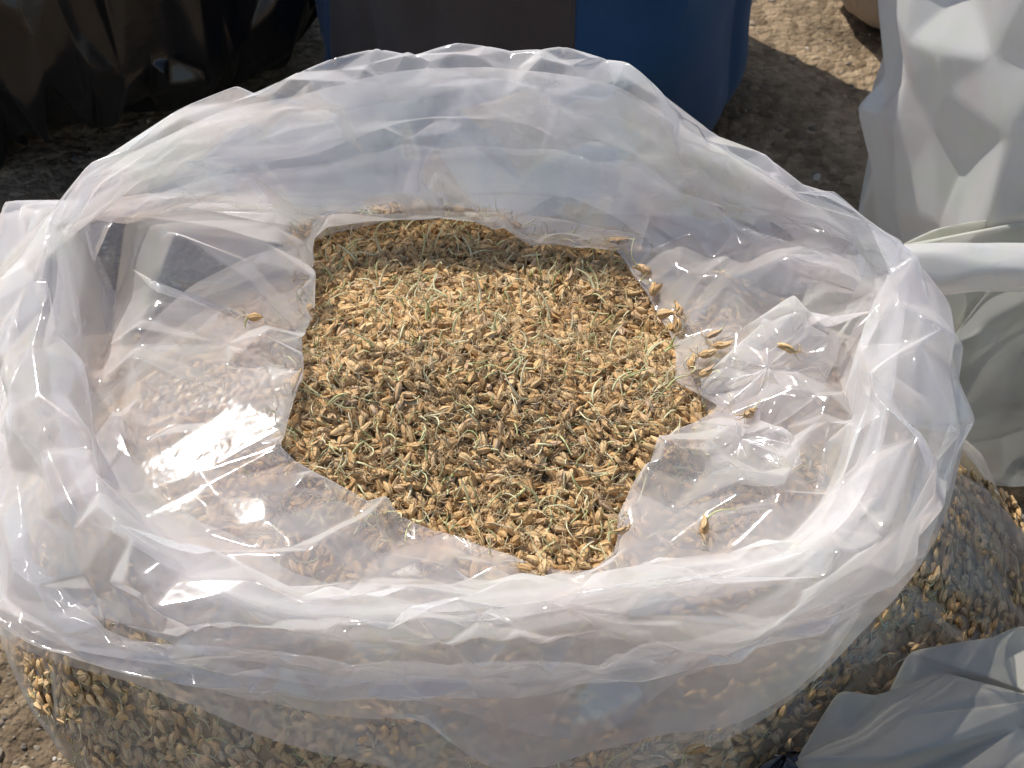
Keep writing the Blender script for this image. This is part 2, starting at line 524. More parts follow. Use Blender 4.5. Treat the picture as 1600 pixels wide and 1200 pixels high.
M_CHAR = cloth_material('charcoal_cloth', (0.062, 0.050, 0.047))
M_BEIGE = cloth_material('beige_cloth', (0.55, 0.46, 0.36), 700.0)

# ------------------------------------------------------------------ ground
GZ = -0.27
def build_ground():
    # fine near patch with real lumps, joined to a wide sheet in one mesh
    xs = np.concatenate([[-60, -20, -6, -2.5], np.linspace(-1.2, 1.2, 200), [2.5, 6, 20, 60]])
    ys = np.concatenate([[-60, -20, -6, -2.5], np.linspace(-0.6, 1.8, 200), [3, 6, 20, 60]])
    X, Y = np.meshgrid(xs, ys, indexing='ij')
    P = np.stack([X, Y, np.full_like(X, GZ)], -1)
    near = (np.abs(X) < 1.25) & (Y > -0.65) & (Y < 1.85)
    h = 0.004 * vnoise(P, 9, 3) + 0.003 * vnoise(P, 28, 4) + 0.002 * vnoise(P, 60, 5)
    P[..., 2] += np.where(near, h, 0)
    me = np_mesh('ground', P.reshape(-1, 3), grid_faces(len(xs), len(ys), False))
    o = link('ground', me, M_GROUND)
    o['kind'] = 'structure'
build_ground()

def build_gravel():
    rng = np.random.default_rng(15)
    base = np.array([(1, 0, 0), (-1, 0, 0), (0, 1, 0), (0, -1, 0), (0, 0, 1), (0, 0, -1)], float)
    f0 = np.array([(0, 2, 4), (2, 1, 4), (1, 3, 4), (3, 0, 4), (2, 0, 5), (1, 2, 5), (3, 1, 5), (0, 3, 5)])
    # one octahedron split once into 32 faces
    V = [tuple(b) for b in base]; F = []
    def mid(a, b):
        m = (np.array(V[a]) + np.array(V[b])); m = m / np.linalg.norm(m); m = tuple(np.round(m, 6))
        if m not in V: V.append(m)
        return V.index(m)
    for a, b, c in f0:
        ab, bc, ca = mid(a, b), mid(b, c), mid(c, a)
        F += [(a, ab, ca), (ab, b, bc), (ca, bc, c), (ab, bc, ca)]
    V = np.array(V); F = np.array(F)
    n = 5200
    x = np.concatenate([rng.uniform(-0.55, -0.15, n // 2), rng.uniform(-0.75, 0.6, n - n // 2)])
    y = np.concatenate([rng.uniform(-0.25, 0.45, n // 2), rng.uniform(0.1, 1.25, n - n // 2)])
    r = 0.0009 + 0.0035 * rng.random(n) ** 5
    sc = r[:, None] * rng.uniform(0.6, 1.4, (n, 3)); sc[:, 2] *= 0.6
    a = rng.uniform(0, 6.28, n); R = np.zeros((n, 3, 3)); R[:, 0, 0] = np.cos(a); R[:, 0, 1] = -np.sin(a); R[:, 1, 0] = np.sin(a); R[:, 1, 1] = np.cos(a); R[:, 2, 2] = 1
    W = V[None] * (1 + rng.normal(0, 0.13, (n, len(V), 1))) * sc[:, None, :]
    W = np.einsum('nij,nvj->nvi', R, W)
    P0 = np.stack([x, y, np.full(n, GZ)], -1)
    P0[:, 2] += 0.004 * vnoise(P0, 9, 3) + 0.003 * vnoise(P0, 28, 4) + 0.002 * vnoise(P0, 60, 5) + r * 0.15
    W = W + P0[:, None, :]
    FF = F[None] + (np.arange(n) * len(V))[:, None, None]
    me = np_mesh('gravel', W.reshape(-1, 3), FF.reshape(-1, 3), smooth=False)
    m, nt, out = new_mat('gravel_stone')
    geo = N(nt, 'ShaderNodeNewGeometry')
    c = ramp(nt, geo.outputs['Random Per Island'], [(0, (0.07, 0.06, 0.05)), (0.4, (0.20, 0.16, 0.11)), (0.8, (0.33, 0.27, 0.19)), (1, (0.45, 0.40, 0.33))])
    bs = N(nt, 'ShaderNodeBsdfPrincipled', inp={'Roughness': 0.9}); nt.links.new(c, bs.inputs['Base Color']); nt.links.new(bs.outputs[0], out.inputs[0])
    o = link('gravel', me, m)
    props(o, 'loose grit and small stones scattered over the ground', 'gravel', kind='stuff')
build_gravel()

# ------------------------------------------------------------------ the bag: heap surface and shape of the mouth
CEN = at(760, 620, 0.0)

def heap_z(x, y):
    """Height of the grain surface in the mouth of the bag."""
    z = 0.019 * np.exp(-(((x + 0.033) / 0.068) ** 2 + ((y - 0.004) / 0.046) ** 2))
    z = z + 0.006 * np.exp(-(((x - 0.035) / 0.05) ** 2 + ((y + 0.02) / 0.035) ** 2))
    z = z - 0.008 * np.exp(-(((x - 0.05) / 0.03) ** 2 + ((y - 0.035) / 0.022) ** 2))
    z = z - 0.006 * np.exp(-(((x) / 0.08) ** 2 + ((y + 0.07) / 0.03) ** 2))
    P = np.stack([x, y, np.zeros_like(x)], -1)
    z = z + 0.0022 * vnoise(P, 45, 11) + 0.003 * vnoise(P, 22, 12)
    r = np.sqrt((x / 0.19) ** 2 + (y / 0.14) ** 2)
    return z - 0.045 * np.clip(r - 0.62, 0, 1) ** 1.5

BODY = [  # z, half width, half depth
    (-0.015, 0.150, 0.108), (-0.04, 0.178, 0.132), (-0.08, 0.222, 0.156), (-0.12, 0.238, 0.165),
    (-0.17, 0.230, 0.160), (-0.22, 0.205, 0.142), (-0.268, 0.170, 0.118)]
BZ = np.array([b[0] for b in BODY]); BA = np.array([b[1] for b in BODY]); BB = np.array([b[2] for b in BODY])
def body_pt(th, z, off=0.0):
    o = np.argsort(BZ)
    a = np.interp(z, BZ[o], BA[o]) + off; b = np.interp(z, BZ[o], BB[o]) + off
    x = a * np.cos(th) * np.where(np.cos(th) < 0, 1.05, 1.0) + 0.012 * np.clip((-0.03 - z) / 0.09, 0, 1); y = b * np.sin(th)
    P = np.stack([x, y, z * np.ones_like(x)], -1)
    bump = 0.005 * vnoise(P, 14, 21) + 0.003 * vnoise(P, 35, 22)
    P[..., 0] += bump * np.cos(th); P[..., 1] += bump * np.sin(th)
    return P

# loops round the mouth: (pixel x, pixel y, height z, push outwards)
LOOP_H = [(490,362),(560,352),(620,338),(720,342),(790,352),(820,385),(900,392),(955,385),(985,430),(1020,480),(1045,530),(1050,600),(1085,612),(1125,640),
          (1060,670),(1020,695),(985,760),(962,810),(962,868),(925,897),(875,897),(800,868),(700,835),(600,800),(520,765),(445,722),(455,660),(480,590),(497,490),(495,420)]
LOOP_H = [(a, b, None, 0) for a, b in LOOP_H]
LOOP_L = [(640,342,.020,0),(850,346,.020,0),(1000,347,.020,0),(1200,358,.028,0),(1350,374,.040,0),(1432,392,.048,0),(1345,470,.018,0),(1318,560,.012,0),(1300,700,.012,0),(1235,825,.012,0),
          (1000,872,.012,0),(800,893,.012,0),(600,895,.011,0),(400,865,.010,0),(235,745,.008,0),(180,600,.008,0),(180,460,.010,0),(150,380,.022,0),(105,306,.048,0),(220,318,.038,0),(330,330,.028,0),(480,338,.024,0)]
LOOP_M = [(640,195,.056,0),(850,205,.056,0),(1000,215,.056,0),(1180,285,.052,0),(1330,345,.052,0),(1436,388,.053,0),(1385,470,.036,0),(1350,570,.032,0),(1335,710,.03,0),(1260,840,.029,0),
          (1010,885,.027,0),(800,912,.026,0),(600,920,.025,0),(390,895,.022,0),(205,780,.022,0),(120,620,.024,0),(115,470,.030,0),(112,380,.040,0),(100,300,.055,0),(190,262,.056,0),(290,230,.055,0),(420,205,.055,0)]
LOOP_T = [(640,62,.087,0),(800,78,.086,0),(970,94,.084,0),(1080,187,.076,0),(1250,276,.067,0),(1438,384,.057,0),(1440,470,.050,0),(1425,600,.046,0),(1390,740,.043,0),
          (1295,860,.041,0),(1100,905,.039,0),(900,930,.037,0),(650,950,.035,0),(400,940,.032,0),(220,885,.032,0),(110,785,.034,0),(62,640,.038,0),(62,480,.044,0),(75,390,.052,0),(96,292,.060,0),(190,222,.070,0),(320,154,.079,0),(450,116,.083,0)]
LOOP_O = [(640,70,.060,.005),(970,97,.058,.005),(1250,270,.045,.006),(1440,385,.03,.006),(1490,520,.020,0),(1497,600,.016,0),(1490,680,.014,0),(1460,790,.010,0),(1400,890,.008,0),
          (1200,975,.008,0),(950,1015,.008,0),(650,1035,.008,0),(400,1025,.006,0),(210,975,.006,0),(50,880,.008,0),(-5,760,.01,0),(14,600,.014,0),(18,450,.02,0),(45,390,.025,0),(60,300,.045,.002),(190,218,.05,.006),(450,110,.058,.006)]
LOOP_E = [(640,70,.020,.006),(970,97,.018,.006),(1250,270,.01,.006),(1440,385,.0,.006),(1500,520,-.004,0),(1500,600,-.008,0),(1485,700,-.010,0),(1450,820,-.012,0),(1380,920,-.014,0),
          (1180,1020,-.014,0),(950,1068,-.014,0),(640,1090,-.014,0),(420,1088,-.014,0),(300,1095,-.014,0),(190,1058,-.014,0),(0,985,-.014,0),(-70,860,-.012,0),(-50,740,-.01,0),(4,600,-.008,0),(5,450,0,0),(-10,330,.012,0),(-20,305,.035,0),(190,218,.02,.008),(450,110,.02,.006)]
LOOP_K = [(640,70,.025,.004),(970,97,.024,.004),(1250,270,.018,.002),(1440,385,.008,.0),(1480,520,.0,0),(1480,600,-.003,0),(1465,700,-.005,0),(1430,810,-.006,0),(1350,905,-.008,0),
          (1170,985,-.008,0),(950,1030,-.008,0),(640,1050,-.008,0),(420,1052,-.008,0),(300,1050,-.008,0),(210,1015,-.008,0),(70,930,-.008,0),(25,760,-.006,0),(25,600,-.004,0),(25,450,.002,0),(20,340,.016,0),(60,300,.03,0),(190,218,.03,.006),(450,110,.025,.004)]
LOOP_S = [(640,70,-.03,.005),(970,97,-.03,.005),(1250,270,-.03,.005),(1440,385,-.03,.006),(1505,520,-.022,0),(1508,620,-.026,0),(1490,740,-.03,0),(1440,870,-.034,0),(1350,985,-.038,0),
          (1240,1105,-.044,0),(1000,1212,-.050,0),(720,1215,-.050,0),(560,1190,-.046,0),(420,1160,-.040,0),(310,1118,-.032,0),(190,1072,-.03,0),(0,1000,-.03,0),(-90,860,-.03,0),(-70,740,-.026,0),(-20,600,-.026,0),(-20,450,-.02,0),(-40,340,-.01,0),(-40,300,.02,0),(190,218,-.02,.008),(450,110,-.03,.006)]

def loop_curve(L, nu, smooth=0):
    pts = []
    for (a, b, z, push) in L:
        if z is None:
            p = at(a, b, 0.0)
            for _ in range(6):
                p = at(a, b, float(heap_z(np.array([p[0]]), np.array([p[1]]))[0]) + 0.004)
        elif push:                                     # hidden far side: hangs below the top fold
            p = at(a, b, float(np.interp(b, [70, 385], [0.085, 0.057]))); p[2] = z
        else:
            p = at(a, b, z)
        if push:
            d = p[:2] - CEN[:2]; d /= np.linalg.norm(d)
            p = p.copy(); p[:2] += d * push
        pts.append(p)
    pts = np.array(pts)
    ang = np.arctan2(pts[:, 1] - CEN[1], pts[:, 0] - CEN[0])
    o = np.argsort(ang); ang = ang[o]; pts = pts[o]
    keep = np.concatenate([[True], np.diff(ang) > 0.01]); ang = ang[keep]; pts = pts[keep]
    rad = np.linalg.norm(pts[:, :2] - CEN[:2], axis=1)
    A = np.concatenate([ang - 2 * np.pi, ang, ang + 2 * np.pi])
    th = -np.pi + np.arange(nu) * 2 * np.pi / nu
    r = np.interp(th, A, np.tile(rad, 3)); z = np.interp(th, A, np.tile(pts[:, 2], 3))
    for _ in range(smooth):
        r = (np.roll(r, 1) + 2 * r + np.roll(r, -1)) / 4; z = (np.roll(z, 1) + 2 * z + np.roll(z, -1)) / 4
    return np.stack([CEN[0] + r * np.cos(th), CEN[1] + r * np.sin(th), z], -1)

def through(loops, counts, tension=0.30):
    """Catmull-Rom sheet through closed loops; counts[k] rows between loop k and k+1."""
    rows = []
    n = len(loops)
    for k in range(n - 1):
        a, b, c, d = loops[max(k - 1, 0)], loops[k], loops[k + 1], loops[min(k + 2, n - 1)]
        for q in range(counts[k]):
            f = q / counts[k]
            m0, m1 = tension * (c - a), tension * (d - b)
            rows.append((2 * f ** 3 - 3 * f ** 2 + 1) * b + (f ** 3 - 2 * f ** 2 + f) * m0 + (3 * f ** 2 - 2 * f ** 3) * c + (f ** 3 - f ** 2) * m1)
    rows.append(loops[-1])
    return np.stack(rows, 1)

def build_cuff():
    nu = 420
    H = loop_curve(LOOP_H, nu, 2)
    loops = [loop_curve(L, nu, 4) for L in (LOOP_S, LOOP_K, LOOP_E, LOOP_O, LOOP_T, LOOP_M, LOOP_L)] + [H]
    axis = (loops[2] + loops[3] + loops[4] + loops[5] + loops[6]) / 5
    # the sheet turns under at the mouth and runs back outwards on the grain
    out = H - CEN; out[:, 2] = 0; rr = np.linalg.norm(out, axis=1, keepdims=True); dirn = out / rr
    U1 = H + dirn * 0.006; U1[:, 2] -= 0.002
    U3 = loops[2].copy(); d3 = np.linalg.norm((U3 - CEN)[:, :2], axis=1, keepdims=True)
    U3 = CEN + dirn * np.minimum(d3 - 0.02, 0.155); U3[:, 2] = heap_z(U3[:, 0], U3[:, 1]) + 0.004
    U2 = (U1 + U3) / 2; U2[:, 2] = heap_z(U2[:, 0], U2[:, 1]) + 0.004
    loops += [U1, U2, U3]
    counts = [8, 6, 9, 12, 15, 15, 24, 3, 9, 8]
    P = through(loops, counts)
    nv = P.shape[1]
    vT = sum(counts[:4]); vM = sum(counts[:5]); vL = sum(counts[:6]); vH = sum(counts[:7])
    # gentle swelling of the cuff, then flat facets between sharp folds
    Nn = grid_normals(P, True)
    vv = np.arange(nv)[None, :]
    wt = np.ones((nu, nv)); wt[:, vH + 1:] = 0.15
    edge = np.clip((np.abs(vv - vH) - 1) / 10.0, 0.06, 1)
    P = P + Nn * (0.004 * vnoise(P, 12, 31) * wt * edge)[..., None]
    inner = ((vv > vM) & (vv < vH - 4)).astype(float) * np.ones((nu, 1))
    outer = (vv <= vM).astype(float) * np.ones((nu, 1))
    # folds read off the photograph: pixel polyline, height, width
    FOLDS = [([(432,345),(410,430),(405,480)],.008,.010),([(480,380),(452,430),(497,480)],.006,.009),([(292,400),(262,500),(222,610)],.010,.012),([(195,480),(120,580)],.008,.012),
             ([(20,430),(28,560),(45,660)],.008,.012),([(100,700),(300,640),(440,560)],.006,.012),([(560,700),(470,560),(498,480)],-.004,.01),
             ([(45,870),(100,960),(150,1020)],.008,.012),([(115,700),(150,820),(240,910),(320,960)],.009,.014),([(100,720),(300,715),(440,722)],.005,.01),
             ([(250,880),(370,870),(390,930)],.006,.01),([(390,940),(480,900),(600,805)],.006,.009),([(180,970),(400,960),(640,940)],.005,.012),
             ([(1110,720),(1160,770),(1165,800)],.008,.009),([(1165,800),(1215,820)],.006,.008),([(1020,690),(1060,720),(1015,745)],.006,.009),
             ([(1300,650),(1250,730),(1215,800)],.008,.008),([(1230,610),(1290,660),(1300,720)],.007,.010),([(1385,600),(1420,740),(1440,790)],.010,.010),([(1350,590),(1395,660)],.006,.008),
             ([(1385,400),(1435,485)],.008,.009),([(1240,430),(1290,495)],.009,.012),([(1290,495),(1400,470),(1490,545)],.006,.010),([(1290,495),(1360,550),(1380,640)],.006,.009),
             ([(1190,960),(1300,860),(1440,790)],.006,.014),([(560,1000),(900,970),(1200,930)],.005,.016),([(330,985),(640,1020),(1000,1010)],-.004,.014),
             ([(650,300),(660,250),(720,170),(840,130)],.006,.016),([(470,160),(700,165),(980,140)],.004,.010),([(980,100),(1130,220),(1270,300)],.005,.014),([(200,225),(330,260),(600,250)],.004,.014),
             ([(1240,500),(1280,560)],.008,.01),([(1060,430),(1200,470),(1290,495)],.005,.01),([(820,360),(990,350)],.003,.006)]
    def floor(X):
        z = heap_z(X[:, 0], X[:, 1]) + 0.0045
        ins = ((X[:, 0] / 0.17) ** 2 + (X[:, 1] / 0.125) ** 2) < 1
        X[:, 2] = np.where(ins & (X[:, 2] < z), z, X[:, 2])
    rng = np.random.default_rng(5)
    sh = Sheet(P)
    pr, dep = project(P)
    facing = sh.N @ -FWD
    for poly, A, W in FOLDS:
        mx, my = np.mean([q[0] for q in poly]), np.mean([q[1] for q in poly])
        rr = math.hypot((mx - 760) / 740, (my - 600) / 520)
        if my < 330: lo, hi = vT + 1, vL
        elif rr > 0.78: lo, hi = 16, vM
        else: lo, hi = vL - 4, vH - 1
        kx, ky, ko = [], [], []
        for (a, b) in zip(poly[:-1], poly[1:]):
            n = max(2, int(math.hypot(b[0] - a[0], b[1] - a[1]) / 22))
            for t in np.linspace(0, 1, n + 1):
                px, py = a[0] + (b[0] - a[0]) * t, a[1] + (b[1] - a[1]) * t
                d = np.hypot(pr[:, lo:hi, 0] - px, pr[:, lo:hi, 1] - py)
                i, j = np.unravel_index(np.argmin(d), d.shape)
                if d[i, j] > 25: continue
                x, y = sh.metric(i, j + lo)
                kx.append(x); ky.append(y); ko.append(A * (1.6 if hi == vH - 1 else 1.1) * np.sign(facing[i, j + lo]) * rng.uniform(0.7, 1.1))
        if kx: sh.keepout.append((np.array(kx), np.array(ky), np.array(ko)))
    sh.row(0, 0.012, rng); sh.row(8, 0.03, rng); sh.row(14, 0.016, rng, off=0.001)
    sg = 1.0 if ((P[:, 20] - axis) * sh.N[:, 20]).sum(-1).mean() > 0 else -1.0
    for v_, m_ in ((17, .0028), (19.5, -.0018), (22, .0026), (25, -.0022), (28, .0030), (31, -.0012)):
        sh.row(v_, 0.024, rng, off=0.0016, rv=0.7, mean=sg * m_, keep=0.8)
    sh.row(vT, 0.034, rng, off=0.0007, rv=0.2)
    sh.region(vT + 1, vL - 1, 0.028, 0.020, rng, 0.0026)
    sh.row(vL, 0.022, rng, off=0.001, rv=0.4)
    sh.region(vL + 1, vH - 4, 0.022, 0.020, rng, 0.0030, bias=0.0)
    sh.row(vH, 0.0045, rng, 0.15); sh.row(vH + 2, 0.008, rng); sh.row(vH - 4, 0.011, rng, off=0.0006, rv=1.2)
    sh.region(vH + 3, nv - 2, 0.03, 0.02, rng, 0.0004); sh.row(nv - 1, 0.02, rng)
    for (v0, v1) in ((14.5, vT - 1), (vT + 1, vL - 1), (vL + 1, vH - 5)):
        sh.region(v0, v1, 0.011, 0.010, rng, 0.0011, keep=0.30)
    Q, F, qu, qv = sh.build(1.3)
    lift = (np.abs(qv - vH) < 0.5)
    Q[:, 2] += np.where(lift, 0.0035 * np.clip(vnoise(Q, 45, 71) + 0.35, 0, 2), 0)
    left = np.clip((-0.055 - Q[:, 0]) / 0.02, 0, 1) * np.clip((qv - vL) / 6.0, 0, 1) * np.clip((vH + 1.5 - qv) / 2.0, 0, 1)
    Q[:, 2] += left * (0.006 + 0.004 * vnoise(Q, 40, 73))         # the flap left of the opening stands up in pleats
    up = (qv > vL) & (qv < vH - 1)
    floor(Q)
    return P, (Q, F), vH, (vT, vM, vL), axis

BAG = empty('plastic_bag', (0, 0, GZ))
props(BAG, 'large clear plastic bag with thick folded-over cuff, full of sprouted grain', 'plastic bag')
CUFF, CUFF_FACETS, VH, (VT, VM, VL), AXIS = build_cuff()
def to_bag(P): return P - np.array([0, 0, GZ])
facet_object('cuff', to_bag(CUFF_FACETS[0]), CUFF_FACETS[1], M_FILM, BAG)

def build_ply(name, va, vb, rows, inset, seed, mat=None):
    """A further ply of the rolled-over film, lying just inside the cuff between the rows va and vb."""
    nu, nv = CUFF.shape[:2]
    f = np.linspace(0, 1, rows)[None, :]
    v = np.clip(va[:, None] + (vb - va)[:, None] * f, 0, VH - 3)
    i = np.floor(v).astype(int); w = (v - i)[..., None]
    u = np.arange(nu)[:, None]
    P = CUFF[u, i] * (1 - w) + CUFF[u, i + 1] * w
    d = AXIS[:, None, :] - P; d /= np.linalg.norm(d, axis=-1, keepdims=True) + 1e-9
    P = P + d * (inset * (1 + 0.5 * vnoise(P, 25, seed)))[..., None]
    rng = np.random.default_rng(seed)
    sh = Sheet(P)
    sh.row(0, 0.012, rng); sh.row(rows - 1, 0.012, rng)
    sh.region(1.5, rows - 2.5, 0.03, 0.017, rng, 0.0018)
    Q, F, _, _ = sh.build(1.5)
    facet_object(name, to_bag(Q), F, mat or M_FILM, BAG, 2, 2)

def ring_noise(nu, knots, seed, lo, hi):
    r = np.random.default_rng(seed)
    k = r.uniform(lo, hi, knots)
    return np.interp(np.arange(nu) * knots / nu, np.arange(knots + 1), np.append(k, k[0]))
_nu = len(CUFF)
_th = -np.pi + np.arange(_nu) * 2 * np.pi / _nu
_back = np.clip((np.sin(_th) - 0.1) / 0.3, 0, 1)
def at_back(front, back): return front * (1 - _back) + back * _back
build_ply('inner_fold', ring_noise(_nu, 23, 1, VT + 4, VT + 9), at_back(ring_noise(_nu, 17, 2, VL - 1, VL + 9), VL + 1.0), 34, 0.0035, 61)
build_ply('middle_fold', ring_noise(_nu, 15, 7, VT + 6, VT + 14), at_back(ring_noise(_nu, 13, 8, VL - 5, VL + 2), VL + 0.3), 30, 0.008, 63)
build_ply('low_fold', ring_noise(_nu, 15, 17, VM + 1, VM + 8), at_back(ring_noise(_nu, 13, 18, VL - 2, VL + 2), VL - 0.4), 20, 0.012, 65)
build_ply('under_skirt', ring_noise(_nu, 27, 19, 1, 5), ring_noise(_nu, 17, 20, 12, 18), 18, 0.008, 66, M_SKIRT)
build_ply('skirt_fold', ring_noise(_nu, 31, 9, 0, 4), ring_noise(_nu, 21, 10, 9, 15), 16, 0.004, 64, M_SKIRT)
build_ply('outer_fold', ring_noise(_nu, 19, 3, 15, 20), ring_noise(_nu, 21, 4, VM + 1, VM + 9) * (1 - _back) + _back * (VT - 5), 34, 0.006, 62, M_SKIRT)

def build_wall():
    nu, nv = 320, 70
    th = -np.pi + np.arange(nu) * 2 * np.pi / nu
    z = np.concatenate([np.linspace(-0.012, -0.268, nv)])
    P = np.stack([body_pt(th, np.full(nu, q), 0.0045) for q in z], 1)
    rng = np.random.default_rng(51)
    sh = Sheet(P)
    sh.row(0, 0.012, rng); sh.row(nv - 1, 0.015, rng)
    sh.region(1, nv - 2, 0.011, 0.035, rng, 0.0022, bias=1.1)
    Q, F, _, _ = sh.build(0.45)
    facet_object('wall', to_bag(Q), F, M_WALL, BAG, 2, 2)
build_wall()

# ------------------------------------------------------------------ sprouted barley
def spindle(rings, sides, Lh, Wd, Th, seed, bend=0.0):
    """Barley kernel: fat towards the germ end, drawn-out pointed tip, a crease along the belly."""
    r = np.random.default_rng(seed)
    V = []; UV = []
    ts = np.linspace(0, 1, rings)
    for t in ts:
        prof = (math.sin(math.pi * min(1, t ** 0.80)) ** 0.70) * (1 - 0.18 * t)
        prof = max(prof, 0.05 if t < 0.5 else 0.07)
        for s in range(sides):
            a = 2 * math.pi * s / sides
            crease = 1 - 0.30 * max(0, math.cos(a + math.pi / 2)) ** 3 * math.sin(math.pi * t)
            V.append(((t - 0.45) * Lh, Wd / 2 * prof * math.cos(a), Th / 2 * prof * math.sin(a) * crease + bend * (t - 0.45) ** 2 * Lh))
            UV.append((s / sides, t))
    V = np.array(V); UV = np.array(UV)
    V[:, 1:] *= 1 + 0.06 * r.normal(size=(len(V), 1))
    F = []
    for i in range(rings - 1):
        for s in range(sides):
            a = i * sides + s; b = i * sides + (s + 1) % sides
            F.append((a, b, b + sides)); F.append((a, b + sides, a + sides))
    for s in range(1, sides - 1):
        F.append((0, s + 1, s)); k = (rings - 1) * sides; F.append((k, k + s, k + s + 1))
    return V, np.array(F), UV

def strand(p0, d0, L, r0, r1, segs, sides, rng, curl, flat=1.0):
    """A bent tapering strand as a closed little tube."""
    p = np.array(p0, float); d = np.array(d0, float); d /= np.linalg.norm(d)
    ax = rng.normal(size=3); ax /= np.linalg.norm(ax)
    V = []
    for i in range(segs + 1):
        t = i / segs
        r = r0 + (r1 - r0) * t
        u = np.cross(d, [0.3, 0.2, 1.0]); u /= np.linalg.norm(u) + 1e-9; v = np.cross(d, u)
        for s in range(sides):
            a = 2 * math.pi * s / sides
            V.append(p + u * r * math.cos(a) + v * r * flat * math.sin(a))
        p = p + d * L / segs
        ax = ax + rng.normal(size=3) * 0.35; ax /= np.linalg.norm(ax)
        d = d + np.cross(ax, d) * curl / segs; d /= np.linalg.norm(d)
    F = []
    for i in range(segs):
        for s in range(sides):
            a = i * sides + s; b = i * sides + (s + 1) % sides
            F.append((a, b, b + sides)); F.append((a, b + sides, a + sides))
    V = np.array(V)
    return V, np.array(F), np.zeros((len(V), 2))

def merge(parts):
    V = []; F = []; U = []; n = 0
    for v, f, u in parts:
        V.append(v); F.append(f + n); U.append(u); n += len(v)
    return np.concatenate(V), np.concatenate(F), np.concatenate(U)

def kernel_kind(k, fine=True):
    r = np.random.default_rng(900 + k)
    Lh = r.uniform(0.0070, 0.0087); W = r.uniform(0.0038, 0.0046); T = W * r.uniform(0.82, 0.97)
    husk = spindle(7 if fine else 6, 7 if fine else 5, Lh, W, T, k, r.uniform(-0.15, 0.25))
    parts = [husk]
    if fine and r.random() < 0.7:                    # loose husk scale drawn past the tip
        v, f, u = spindle(5, 5, Lh * r.uniform(0.75, 1.0), W * 0.75, 0.0005, k + 50, 0.5)
        R = np.array(Euler((r.uniform(-.5, .5), r.uniform(-0.35, 0.1), r.uniform(-0.2, 0.2))).to_matrix())
        v = v @ R.T + np.array([Lh * 0.16, r.uniform(-.0008, .0008), T * 0.42])
        parts.append((v, f, u))
    husk = merge(parts)
    shoot = None
    if r.random() < 0.72:
        s0 = np.array([Lh * r.choice([-0.42, 0.40]), 0, T * 0.2])
        d = np.array([np.sign(s0[0]) * r.uniform(0.2, 1), r.normal(0, .5), r.uniform(0.1, 1.0)])
        shoot = strand(s0, d, r.uniform(0.004, 0.015), r.uniform(0.00040, 0.0007), 0.00022, 6 if fine else 4, 4 if fine else 3, r, r.uniform(0.8, 3.2), 0.6)
    roots = []
    for q in range(int(r.integers(5, 9)) if fine else int(r.integers(1, 3))):
        s0 = np.array([-Lh * 0.42, r.normal(0, .0004), r.normal(0, .0004)])
        d = np.array([-r.uniform(0.2, 1.0), r.normal(0, .8), r.normal(0.2, .7)])
        roots.append(strand(s0, d, r.uniform(0.004, 0.010), 0.00023, 0.00009, 5 if fine else 3, 3, r, r.uniform(1.5, 5.5)))
    return husk, shoot, merge(roots)

FINE = [kernel_kind(k, True) for k in range(18)]
ROUGH = [kernel_kind(k + 30, False) for k in range(8)]

def rotations(n, rng, normals, tilt):
    """Random frames lying roughly along the surface."""
    yaw = rng.uniform(0, 2 * np.pi, n)
    nn = normals + rng.normal(0, tilt, (n, 3)); nn /= np.linalg.norm(nn, axis=1, keepdims=True)
    ref = np.stack([np.cos(yaw), np.sin(yaw), rng.normal(0, 0.35, n)], -1)
    x = ref - nn * (ref * nn).sum(1, keepdims=True); x /= np.linalg.norm(x, axis=1, keepdims=True)
    y = np.cross(nn, x)
    roll = rng.uniform(0, 2 * np.pi, n)
    c, s = np.cos(roll)[:, None] * 0.7 + 0.3, np.sin(roll)[:, None]
    y2 = y * c + nn * s; y2 /= np.linalg.norm(y2, axis=1, keepdims=True)
    z2 = np.cross(x, y2)
    return np.stack([x, y2, z2], -1)          # columns

def scatter_mesh(name, kinds, pos, rot, scl, rng, parent, strands=(1.0, 1.0), flat=1.0):
    """All kernels of a mass as one mesh with three materials."""
    pick = rng.integers(len(kinds), size=len(pos))
    out = {0: [], 1: [], 2: []}
    for k in range(len(kinds)):
        idx = np.nonzero(pick == k)[0]
        if not len(idx): continue
        for slot in range(3):
            part = kinds[k][slot]
            if part is None: continue
            ii = idx if slot == 0 else idx[rng.random(len(idx)) < strands[slot - 1]]
            if not len(ii): continue
            v, f, u = part
            v = v * np.array([1, 1, flat]) if slot else v
            W = np.einsum('nij,vj->nvi', rot[ii] * scl[ii, None, None], v) + pos[ii, None, :]
            FF = f[None] + (np.arange(len(ii)) * len(v))[:, None, None]
            out[slot].append((W.reshape(-1, 3), FF.reshape(-1, 3), np.tile(u, (len(ii), 1))))
    Vs, Fs, Us, ms = [], [], [], []
    n = 0
    for slot in range(3):
        for v, f, u in out[slot]:
            Vs.append(v); Fs.append(f + n); Us.append(u); ms.append(np.full(len(f), slot, dtype=np.int32)); n += len(v)
    me = np_mesh(name, np.concatenate(Vs), np.concatenate(Fs), np.concatenate(Us))
    for m in (M_HUSK, M_SHOOT, M_ROOT): me.materials.append(m)
    me.polygons.foreach_set('material_index', np.concatenate(ms))
    return link(name, me, None, parent)

def heap_normals(x, y):
    e = 0.002
    dx = (heap_z(x + e, y) - heap_z(x - e, y)) / (2 * e); dy = (heap_z(x, y + e) - heap_z(x, y - e)) / (2 * e)
    n = np.stack([-dx, -dy, np.ones_like(x)], -1)
    return n / np.linalg.norm(n, axis=1, keepdims=True)

